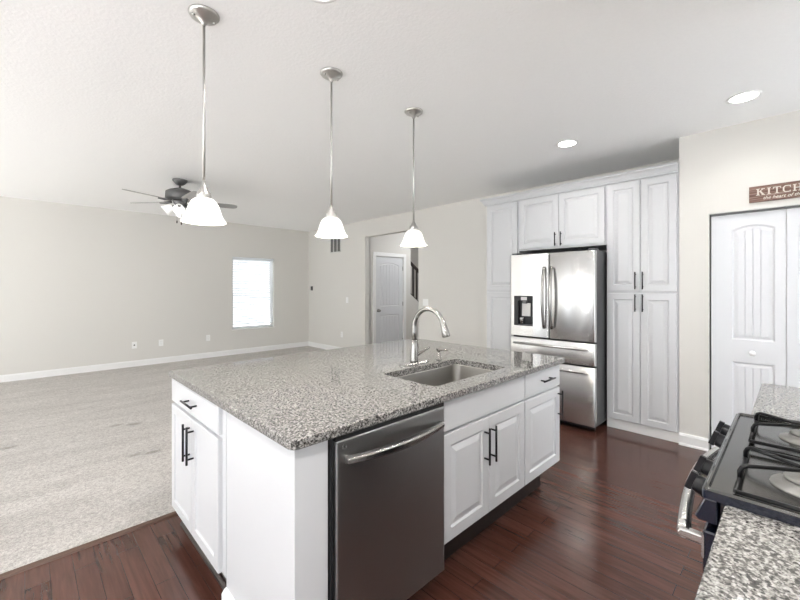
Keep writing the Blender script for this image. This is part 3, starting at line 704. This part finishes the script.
# handles: bowed vertical bars near the seam, straight bars on drawers
def bow_handle(y, z0, z1):
    pts = []; n = 16
    for i in range(n + 1):
        s = i / n; pts.append((FX - .022 - .040 * (1 - (2 * s - 1) ** 2), y, z0 + (z1 - z0) * s))
    b = B().tube(pts, [.011 + .004 * (1 - (2 * i / n - 1) ** 2) for i in range(n + 1)], 12, sq=1.15)
    for z in (z0 + .012, z1 - .012): b.tube([(FX + .012, y, z), (FX - .026, y, z)], .010, 10)
    return b
link('handle', bow_handle(ymid + .042, .975, 1.62), 'nickel', ldoor)
link('handle', bow_handle(ymid - .042, .975, 1.62), 'nickel', rdoor)
for par, z in ((mdr, .80), (bdr, .578)):
    b = B().tube([(FX - .045, fy0 + .075, z), (FX - .045, fy1 - .075, z)], .0125, 14)
    for y in (fy0 + .10, fy1 - .10): b.tube([(FX + .0, y, z), (FX - .045, y, z)], .009, 10)
    link('handle', b, 'chrome', par)
link('emblem', B().lathe(0, 0, [(.017, 0), (.017, .0015), (.014, .002), (.0135, 0.0005), (0, .0005)], 20, cap0=False, cap1=False, M4=Matrix.Translation((FX + .0045, fy0 + .05, 1.68)) @ Matrix.Rotation(-PI / 2, 4, 'Y')), 'white_pl', rdoor)

# ================================================================== RANGE SIDE
RX0, RX1 = 1.125, 1.893
RYF, RYB = .11, -.526
tag(link('near_countertop', counter(B(), .38, RX0 + .018, RYB + .004, RYF), 'granite'), 'grey granite countertop in the near corner before the range', 'countertop')
tag(link('far_countertop', counter(B(), RX1 - .018, 2.70, RYB + .004, RYF + .008), 'granite'), 'grey granite countertop beyond the range by bifold doors', 'countertop')
for nm, lb_, x0, x1 in (('base_cabinet', 'white base cabinet below the near granite counter', .40, RX0 - .004), ('base_cabinet', 'white base cabinet below the counter beyond the range', RX1 + .004, 2.68)):
    c = thing(nm, lb_, 'cabinet', ((x0 + x1) / 2, -.2, 0))
    link('body', B().box(x0, x1, RYB + .006, RYF - .05, .11, CB - .001), 'cab', c)
    link('toe_kick', B().box(x0, x1, RYF - .125, RYF - .11, .001, .1095), 'brownkick', c)
    fq = fr_yp(RYF - .0495)
    link('door', raised_door(fq, x0 + .004, x1 - .004, .115, .715, .02), 'cab', c)
    link('drawer', raised_door(fq, x0 + .004, x1 - .004, .728, .872, .02, 'slab'), 'cab', c)
rg = thing('gas_range', 'freestanding gas range with cast iron grates between the granite counters', 'stove', ((RX0 + RX1) / 2, -.19, 0))
ZC = .94
link('body', B().box(RX0 + .0205, RX1 - .0205, RYB + .004, RYF + .0115, .03, ZC - .0245), 'enamel', rg, bev=.003)
for x in (RX0 + .05, RX1 - .05):
    for y in (RYF - .08, RYB + .07): link('foot', B().lathe(x, y, [(.02, .001), (.02, .032)], 10), 'nav', rg)
# cooktop: tray with raised steel rim
y0, y1 = RYB + .07, .148
b = B().rings([rrect(RX0 - .001, RX1 + .001, y0, y1, .012, ZC - .0240), rrect(RX0 - .001, RX1 + .001, y0, y1, .012, ZC - .005), rrect(RX0 + .003, RX1 - .003, y0 + .004, y1 - .004, .012, ZC), rrect(RX0 + .008, RX1 - .008, y0 + .008, y1 - .008, .010, ZC), rrect(RX0 + .011, RX1 - .011, y0 + .011, y1 - .011, .010, ZC - .006)])
link('cooktop', b, 'cooktop', rg)
link('cooktop_trim', B().rings([rrect(RX0 - .004, RX1 + .004, y0 - .001, y1 + .003, .013, ZC - .0235), rrect(RX0 - .004, RX1 + .004, y0 - .001, y1 + .003, .013, ZC - .006), rrect(RX0 - .0015, RX1 + .0015, y0, y1, .012, ZC - .006), rrect(RX0 - .0015, RX1 + .0015, y0, y1, .012, ZC - .0235), rrect(RX0 - .004, RX1 + .004, y0 - .001, y1 + .003, .013, ZC - .0235)], False, False), 'enamel', rg)
# control panel (sloped) with knobs
PF = RYF - .011
b = B().prism([(RX0, RYF + .012, ZC - .0245), (RX0, .146, ZC - .0245), (RX0, .164, ZC - .072), (RX0, .158, ZC - .080), (RX0, RYF + .012, ZC - .080)], (RX1 - RX0, 0, 0))
pn = link('control_panel', b, 'enamel', rg, bev=.003)
kn = Vector((0, .94, .34)).normalized()
for kx in (1.25, 1.385, 1.655, 1.79):
    base = Vector((kx, .151, ZC - .056))
    Mk = Matrix.Translation(base) @ Vector((0, 0, 1)).rotation_difference(kn).to_matrix().to_4x4()
    k = link('knob', B().lathe(0, 0, [(.027, 0), (.027, .008), (.0235, .011), (.0215, .030), (.018, .034), (0, .0345)], 20, cap1=False, M4=Mk), 'black', pn)
    g = B().box(-.0065, .0065, -.0245, .0245, .032, .048); bmesh.ops.transform(g.bm, matrix=Mk, verts=g.bm.verts)
    link('knob_grip', g, 'black', k, bev=.002)
# oven door and drawer
od = link('oven_door', B().box(RX0 + .003, RX1 - .003, RYF + .012, .150, .235, ZC - .10), 'enamel', rg, bev=.006)
for xa in (RX0 + .0005, RX1 - .0029): link('door_edge', B().box(xa, xa + .0024, .1465, .1515, ZC - .165, ZC - .112), 'chrome', od)
link('oven_window', B().box(RX0 + .13, RX1 - .13, .1505, .1525, .34, .62), 'blackgap', od)
pts = []; n = 18
for i in range(n + 1):
    s = i / n; pts.append((RX0 + .035 + (RX1 - RX0 - .07) * s, .190 + .026 * (1 - (2 * s - 1) ** 2), ZC - .14 + .018 * (1 - (2 * s - 1) ** 2)))
b = B().tube(pts, .0145, 14)
link('handle', b, 'chrome', od)
for x in (RX0 + .028, RX1 - .050):
    link('handle_bracket', B().prism([(x, .1505, ZC - .152), (x, .1505, ZC - .130), (x, .178, ZC - .130), (x, .198, ZC - .131), (x, .203, ZC - .140), (x, .198, ZC - .149), (x, .178, ZC - .150)], (.022, 0, 0)), 'chrome', od, bev=.003)
dwr = link('storage_drawer', B().box(RX0 + .003, RX1 - .003, RYF + .012, .146, .06, .225), 'enamel', rg, bev=.006)
# back guard
link('backguard', B().box(RX0, RX1, RYB + .004, RYB + .069, ZC - .02, ZC + .10), 'enamel', rg, bev=.006)
# burners
for k, (bx, by, r) in enumerate(((1.30, -.03, .052), (1.70, -.03, .044), (1.30, -.33, .040), (1.70, -.33, .052))):
    bn = link('burner', B().lathe(bx, by, [(r + .022, ZC - .0075), (r + .02, ZC - .002), (r, ZC + .001), (r, ZC + .009), (r - .006, ZC + .011)], 28), 'burner', rg)
    link('burner_cap', B().lathe(bx, by, [(r - .004, ZC + .0112), (r - .002, ZC + .016), (r - .008, ZC + .02), (0, ZC + .0205)], 28, cap1=False), 'burner', bn)
# cast iron grates: a low frame, hooked fingers that meet over each burner, and side fingers
ZG = ZC + .036
def grate(xm):
    b = B(); ya, yb, hf, r = -.452, .092, .165, .0052
    zl = ZC + .004
    for p, q in (((xm - hf, ya), (xm + hf, ya)), ((xm - hf, yb), (xm + hf, yb)), ((xm - hf, ya), (xm - hf, yb)), ((xm + hf, ya), (xm + hf, yb)), ((xm - hf, -.18), (xm + hf, -.18))):
        b.tube([(*p, zl), (*q, zl)], r, 8)
    for ye, yc, sg_ in ((yb, -.03, -1), (ya, -.33, 1)):
        for dx in (-.078, .078):
            b.tube([(xm + dx, ye, zl), (xm + dx, ye, ZG - .014), (xm + dx * .98, ye + sg_ * .004, ZG - .005), (xm + dx * .93, ye + sg_ * .012, ZG), (xm, yc - sg_ * .0, ZG)], [r, r, r, r, r * .9], 8)
        for sx_ in (-1, 1):
            b.tube([(xm + sx_ * hf, yc, zl), (xm + sx_ * hf, yc, ZG - .012), (xm + sx_ * (hf - .004), yc, ZG - .004), (xm + sx_ * (hf - .014), yc, ZG), (xm, yc, ZG)], r, 8)
    for sx_ in (-1, 1):
        b.tube([(xm + sx_ * hf, -.18, zl), (xm + sx_ * hf, -.18, ZG - .012), (xm + sx_ * (hf - .012), -.18, ZG), (xm, -.18, ZG)], r, 8)
    b.tube([(xm, -.03, ZG), (xm, -.33, ZG)], r, 8)
    return b
for xm_ in (1.305, 1.713): link('grate', grate(xm_), 'iron', rg)

# ================================================================== LIGHTS
def make_pendant(x, y, label):
    t = thing('pendant_light', label, 'pendant light', (x, y, 1.71), 'pendant lights over the island')
    cn = link('canopy', B().lathe(x, y, [(.070, H - .0005), (.070, H - .006), (.062, H - .016), (.040, H - .024), (.034, H - .03), (.020, H - .036), (.012, H - .05), (.006, H - .06)], 28), 'nickel_l', t)
    for s in (-1, 1): link('canopy_screw', B().lathe(x + s * .048, y, [(.007, H - .014), (.008, H - .024), (.004, H - .03)], 10), 'nickel_l', cn)
    link('rod', B().lathe(x, y, [(.0065, H - .055), (.0065, 1.90)], 10), 'nickel_l', t)
    link('socket_cap', B().lathe(x, y, [(.0075, 1.925), (.009, 1.90), (.016, 1.892), (.020, 1.878), (.030, 1.868), (.034, 1.852), (.034, 1.838), (.02, 1.836)], 24), 'nickel_l', t)
    o = [(.030, 1.840), (.044, 1.835), (.057, 1.823), (.067, 1.805), (.074, 1.784), (.081, 1.760), (.090, 1.740), (.101, 1.727), (.103, 1.724)]
    inn = [(r - .004, z - .003) for r, z in reversed(o)]
    link('shade', B().lathe(x, y, o + inn, 36, cap0=False, cap1=False), 'glass_sh', t)
    link('bulb', B().lathe(x, y, [(.012, 1.836), (.014, 1.82), (.026, 1.79), (.028, 1.775), (.020, 1.758), (.0, 1.752)], 16, cap1=False), 'bulb', t)
    return t
pd = make_pendant(.63, 2.026, 'nickel pendant light hanging nearest, over the drawer end of the island')
dup_tree(pd, (1.375, 2.026, 1.71), 'middle nickel pendant light, with the wall vent just below it')
dup_tree(pd, (2.12, 2.026, 1.71), 'nickel pendant light farthest back, hanging before the hall opening')
def make_can(x, y, label):
    t = thing('recessed_light', label, 'ceiling light', (x, y, H), 'recessed ceiling lights')
    link('trim_ring', B().lathe(x, y, [(.098, H - .0005), (.098, H - .004), (.085, H - .008), (.074, H - .004), (.074, H - .0005)], 32, cap0=False, cap1=False), 'white_pl', t)
    link('lens', B().lathe(x, y, [(.0735, H - .0008), (.0735, H - .004), (0, H - .0045)], 28, cap0=False, cap1=False), 'led', t)
    return t
cn = make_can(3.63, .249, 'lit round recessed light in front of the bifold doors')
dup_tree(cn, (3.619, 1.481, H), 'lit round recessed light in front of the fridge')
dup_tree(cn, (.943, 1.478, H), 'lit round recessed light above the island, cut by the top edge')
for x_, y_, l_ in ((2.3, -.05, 'added lit recessed light over the aisle, out of frame above the sink cabinet'), (.9, -.05, 'added lit recessed light over the near counter, out of frame'),
                   (-.5, -.05, 'added lit recessed light behind the camera on the range side, out of frame'), (-.5, 1.56, 'added lit recessed light beside the drawer end of the island, out of frame')):
    dup_tree(cn, (x_, y_, H), l_)  # unseen recessed lights added to even out the brightness
def point(name, loc, e, col, r=.05):
    d = bpy.data.lights.new(name, 'POINT'); d.energy = e; d.color = col; d.shadow_soft_size = r
    o = bpy.data.objects.new(name, d); COL.objects.link(o); o.location = loc
    return o
for i, p in enumerate(((3.63, .249), (3.619, 1.481), (.943, 1.478), (2.3, -.05), (.9, -.05), (-.5, -.05), (-.5, 1.56))):  # last four positions are the added out-of-frame lights
    d = bpy.data.lights.new('can_glow', 'SPOT'); d.energy = 50 if p[0] < 3 else 19; d.color = (1, .98, .95); d.spot_size = 2.75; d.spot_blend = 1.0; d.shadow_soft_size = .07
    o = bpy.data.objects.new('can_glow', d); COL.objects.link(o); o.location = (p[0], p[1], H - .012)
for x in (.63, 1.375, 2.12): point('pendant_glow', (x, 2.026, 1.73), 3, (1, .93, .82), .03)
point('hall_glow', (6.4, 4.9, 2.5), 17, (.97, .985, 1), .15)

# ceiling fan
cfx, cfy = 1.387, 5.356
fan = thing('ceiling_fan', 'grey five blade ceiling fan with light kit over the carpet', 'ceiling fan', (cfx, cfy, H))
link('canopy', B().lathe(cfx, cfy, [(.085, H - .0005), (.083, H - .015), (.055, H - .05), (.035, H - .065), (.014, H - .07)], 24), 'pewter', fan)
link('downrod', B().lathe(cfx, cfy, [(.013, H - .066), (.013, 2.632)], 12), 'pewter', fan)
link('motor', B().lathe(cfx, cfy, [(.03, 2.640), (.07, 2.632), (.125, 2.612), (.158, 2.59), (.162, 2.51), (.145, 2.495), (.09, 2.49)], 32), 'pewter', fan)
link('switch_housing', B().lathe(cfx, cfy, [(.08, 2.4895), (.075, 2.455), (.05, 2.43), (.045, 2.40), (.025, 2.39)], 24), 'pewter', fan)
Rt = Vector((math.sin(YAW), -math.cos(YAW), 0)); Fw = Vector((math.cos(YAW), math.sin(YAW), 0))
C0 = Vector((cfx, cfy, 2.475))
for k in range(5):
    th = math.radians(29 + 72 * k)
    u = Rt * math.cos(th) + Fw * math.sin(th); v = Vector((0, 0, 1)).cross(u)
    tilt = math.radians(-11); vv = v * math.cos(tilt) + Vector((0, 0, 1)) * math.sin(tilt); nn = u.cross(vv)
    R = []
    prof = [(.19, .045), (.23, .055), (.40, .064), (.56, .068), (.62, .062), (.65, .045), (.66, .02)]
    top = [C0 + u * r + vv * w_ + nn * .003 for r, w_ in prof] + [C0 + u * r - vv * w_ + nn * .003 for r, w_ in reversed(prof)]
    bot = [p - nn * .006 for p in top]
    bl_ = link('blade', B().rings([bot, top]), 'blade', fan)
    link('blade_iron', B().tube([C0 + u * .12 - Vector((0, 0, .0)), C0 + u * .19 - nn * .008, C0 + u * .27 - nn * .009], [.014, .016, .010], 8, sq=1.6), 'pewter', bl_)
for k in range(4):
    th = math.radians(205 + 90 * k)
    u = Rt * math.cos(th) + Fw * math.sin(th)
    ax = (u * .80 + Vector((0, 0, -.60))).normalized()
    p0 = Vector((cfx, cfy, 2.415)) + u * .04
    Mq = Matrix.Translation(p0 + u * .035) @ Vector((0, 0, 1)).rotation_difference(ax).to_matrix().to_4x4()
    am = link('lamp_arm', B().tube([p0 - u * .01, p0 + u * .02, p0 + u * .04 + ax * .02], [.011, .011, .016], 10), 'pewter', fan)
    o = [(.022, .012), (.032, .02), (.045, .05), (.05, .08), (.062, .11), (.066, .115)]
    link('lamp_shade', B().lathe(0, 0, o + [(r - .003, z - .001) for r, z in reversed(o)], 24, cap0=False, cap1=False, M4=Mq), 'fan_sh', fan)
for s, zz in ((-.02, 2.235), (.035, 2.215)):
    p = Vector((cfx, cfy, 0)) + Rt * s - Fw * .03
    ch = link('pull_chain', B().tube([(p.x, p.y, 2.415), (p.x, p.y, zz)], .0022, 6), 'pewter', fan)
    link('chain_fob', B().lathe(p.x, p.y, [(.003, zz + .002), (.008, zz - .01), (.009, zz - .028), (.004, zz - .036)], 10), 'railwood', ch)

# ================================================================== WALL FITTINGS
vt = thing('return_vent', 'large grey louvred return air vent high on the doorway wall', 'vent', (XR, 7.02, 2.35))
vy0, vy1, vz0, vz1 = 6.82, 7.225, 2.165, 2.56
b = B(); t = .022
b.box(XR - .012, XR - .0005, vy0, vy0 + t, vz0, vz1).box(XR - .012, XR - .0005, vy1 - t, vy1, vz0, vz1).box(XR - .012, XR - .0005, vy0 + t, vy1 - t, vz0, vz0 + t).box(XR - .012, XR - .0005, vy0 + t, vy1 - t, vz1 - t, vz1)
for f_ in (1 / 3, 2 / 3): yy = vy0 + (vy1 - vy0) * f_; b.box(XR - .012, XR - .0005, yy - .014, yy + .014, vz0 + t, vz1 - t)
link('frame', b, 'ventm', vt)
link('duct', B().box(XR - .003, XR - .0006, vy0 + t, vy1 - t, vz0 + t, vz1 - t), 'ventd', vt)
b = B(); z = vz0 + t + .008
while z < vz1 - t - .008:
    b.prism([(XR - .0115, vy0 + t, z - .006), (XR - .0035, vy0 + t, z + .006), (XR - .0035, vy0 + t, z + .0075), (XR - .0115, vy0 + t, z - .0045)], (0, vy1 - vy0 - 2 * t, 0)); z += .018
link('louvres', b, 'ventd', vt)
def wall_plate(fr, u, w_, name, label, cat, kind, wd=.075, ht=.118, group=None):
    t = thing(name, label, cat, fr(u, w_), group)
    link('plate', B().rings([[fr(a, c, d) for a, c in rect(u - wd / 2, u + wd / 2, w_ - ht / 2, w_ + ht / 2, i)] for i, d in ((0, .0005), (0, .004), (.004, .007))]), 'white_pl', t)
    b = B(); dk = B()
    if kind == 'outlet':
        for s in (-.02, .02):
            b.rings([[fr(u + q * .016, w_ + s + v * .014, d) for q, v in ((-1, -.6), (-.6, -1), (.6, -1), (1, -.6), (1, .6), (.6, 1), (-.6, 1), (-1, .6))] for d in (.0072, .009)])
            for q in (-.006, .006):
                R_ = [[fr(u + q + a, w_ + s + c, d) for a, c in ((-.0012, -.004), (.0012, -.004), (.0012, .004), (-.0012, .004))] for d in (.0091, .0096)]
                dk.rings(R_)
        link('socket', b, 'white_pl', t); link('slots', dk, 'hole', t)
    elif kind == 'coax':
        q = fr(u, w_, .007); Mq = Matrix.Translation(q) @ Vector((0, 0, 1)).rotation_difference(fr.N).to_matrix().to_4x4()
        link('jack', B().lathe(0, 0, [(.013, .0003), (.013, .004), (.008, .005), (.007, .013), (.002, .013)], 14, M4=Mq), 'pewter', t)
    else:
        n = 2 if kind == 'double' else 1
        for k in range(n):
            c = u + (k - (n - 1) / 2) * .046
            link('rocker', B().rings([[fr(a, cc, d) for a, cc in rect(c - .017, c + .017, w_ - .034, w_ + .034, i)] for i, d in ((0, .0072), (0, .009), (.003, .011))]), 'white_pl', t)
    return t
ff = fr_y(YF); fd = fr_x(XR)
wall_plate(ff, 1.385, .385, 'cable_jack', 'white wall plate with a dark cable jack, leftmost on the far wall', 'cable jack', 'coax')
wall_plate(ff, 1.795, .385, 'wall_outlet', 'white outlet on far wall, nearer the dark cable jack', 'outlet', 'outlet', group='outlets on the far wall')
wall_plate(ff, 2.61, .40, 'wall_outlet', 'white outlet on far wall, nearest the window', 'outlet', 'outlet', group='outlets on the far wall')
wall_plate(fd, 6.60, 1.14, 'light_switch', 'white light switch left of the hall opening', 'light switch', 'single')
wall_plate(fd, 6.79, .395, 'wall_outlet', 'low white outlet on the wall left of the hall opening', 'outlet', 'outlet')
wall_plate(fd, 4.38, 1.15, 'light_switch', 'white double light switch right of the hall opening', 'light switch', 'double', .12, .118)
th_ = thing('thermostat', 'small dark wall control near the far room corner', 'thermostat', (XR, 7.99, 1.385))
link('base', B().box(XR - .018, XR - .0005, 7.95, 8.03, 1.335, 1.435), 'darkgrey', th_, bev=.004)
link('screen', B().box(XR - .0195, XR - .0183, 7.965, 8.015, 1.38, 1.42), 'hole', th_)

# kitchen sign
sg = thing('kitchen_sign', 'rustic brown wooden sign lettered KITCHEN above the bifold doors', 'sign', (XC, .03, 2.145))
S0, S1, Z0_, Z1_ = .256, -.205, 2.083, 2.21
b = B()
zz = [Z0_ + (Z1_ - Z0_) * k / 3 for k in range(4)]
for k in range(3): b.box(XC - .018, XC - .0005, S1, S0, zz[k] + .0005, zz[k + 1] - .0005)
link('board', b, 'sign', sg)
SER = {  # strokes on a 0..1 grid: boxes (x0,y0,x1,y1) or slanted quads
    'K': ([(.12, 0, .32, 1), (0, 0, .44, .09), (0, .91, .44, 1), (.56, .91, 1, 1), (.60, 0, 1, .09)], [[(.30, .42), (.30, .56), (.72, .95), (.88, .95)], [(.42, .52), (.56, .64), (.95, .05), (.70, .05)]]),
    'I': ([(.3, 0, .7, 1), (0.05, 0, .95, .09), (.05, .91, .95, 1)], []),
    'T': ([(.4, 0, .6, 1), (.25, 0, .75, .09), (0, .89, 1, 1), (0, .70, .09, .9), (.91, .70, 1, .9)], []),
    'C': ([(0, .25, .2, .75), (.25, 0, .8, .11), (.25, .89, .8, 1), (.86, .68, .96, 1), (.86, 0, .94, .25)], [[(0, .26), (.2, .28), (.36, .1), (.26, 0)], [(0, .74), (.26, 1), (.36, .9), (.2, .72)], [(.78, 0), (.78, .11), (.9, .2), (.94, .12)], [(.78, 1), (.9, .86), (.88, .8), (.78, .89)]]),
    'H': ([(.1, 0, .29, 1), (.71, 0, .9, 1), (0, 0, .4, .09), (0, .91, .4, 1), (.6, 0, 1, .09), (.6, .91, 1, 1), (.29, .45, .71, .55)], []),
    'E': ([(.12, 0, .32, 1), (0, 0, .9, .1), (0, .9, .88, 1), (.32, .46, .66, .55), (.82, .1, .92, .28), (.8, .74, .9, .9), (.58, .36, .66, .66)], []),
    'N': ([(.1, 0, .22, 1), (.78, 0, .9, 1), (0, 0, .36, .09), (0, .91, .25, 1), (.64, .91, 1, 1)], [[(.1, 1), (.34, 1), (.9, 0), (.7, 0)]]),
}
b = B(); fs = Fr((XC - .0185, 0, 0), (0, -1, 0), (-1, 0, 0))
u = -.215; lz, lh = 2.135, .052
for chx in 'KITCHEN':
    wd = {'I': .026, 'K': .052, 'N': .05, 'H': .05}.get(chx, .045)
    for x0, y0, x1, y1 in SER[chx][0]: b.rings([[fs(u + a * wd, lz + c * lh, d) for a, c in ((x0, y0), (x1, y0), (x1, y1), (x0, y1))] for d in (.0, .0016)])
    for q in SER[chx][1]: b.rings([[fs(u + a * wd, lz + c * lh, d) for a, c in q] for d in (.0, .0016)])
    u += wd + .0095
link('lettering', b, 'ink', sg)
cu = bpy.data.curves.new('words', 'FONT'); cu.body = 'the heart of the home'; cu.size = .034; cu.shear = .35; cu.extrude = .0006; cu.offset = .0004
to = bpy.data.objects.new('words', cu); COL.objects.link(to)
bpy.context.view_layer.update()
me3 = bpy.data.meshes.new_from_object(to.evaluated_get(bpy.context.evaluated_depsgraph_get()))
bpy.data.objects.remove(to)
tx = bpy.data.objects.new('small_lettering', me3); COL.objects.link(tx); me3.materials.clear(); me3.materials.append(M['ink'])
xs = [v.co.x for v in me3.vertices]; cxm = (min(xs) + max(xs)) / 2
for v in me3.vertices:
    q = fs(.0 - .02 + (v.co.x - cxm), 2.1 + v.co.y, v.co.z + .0008); v.co = q - sg.location
tx.parent = sg
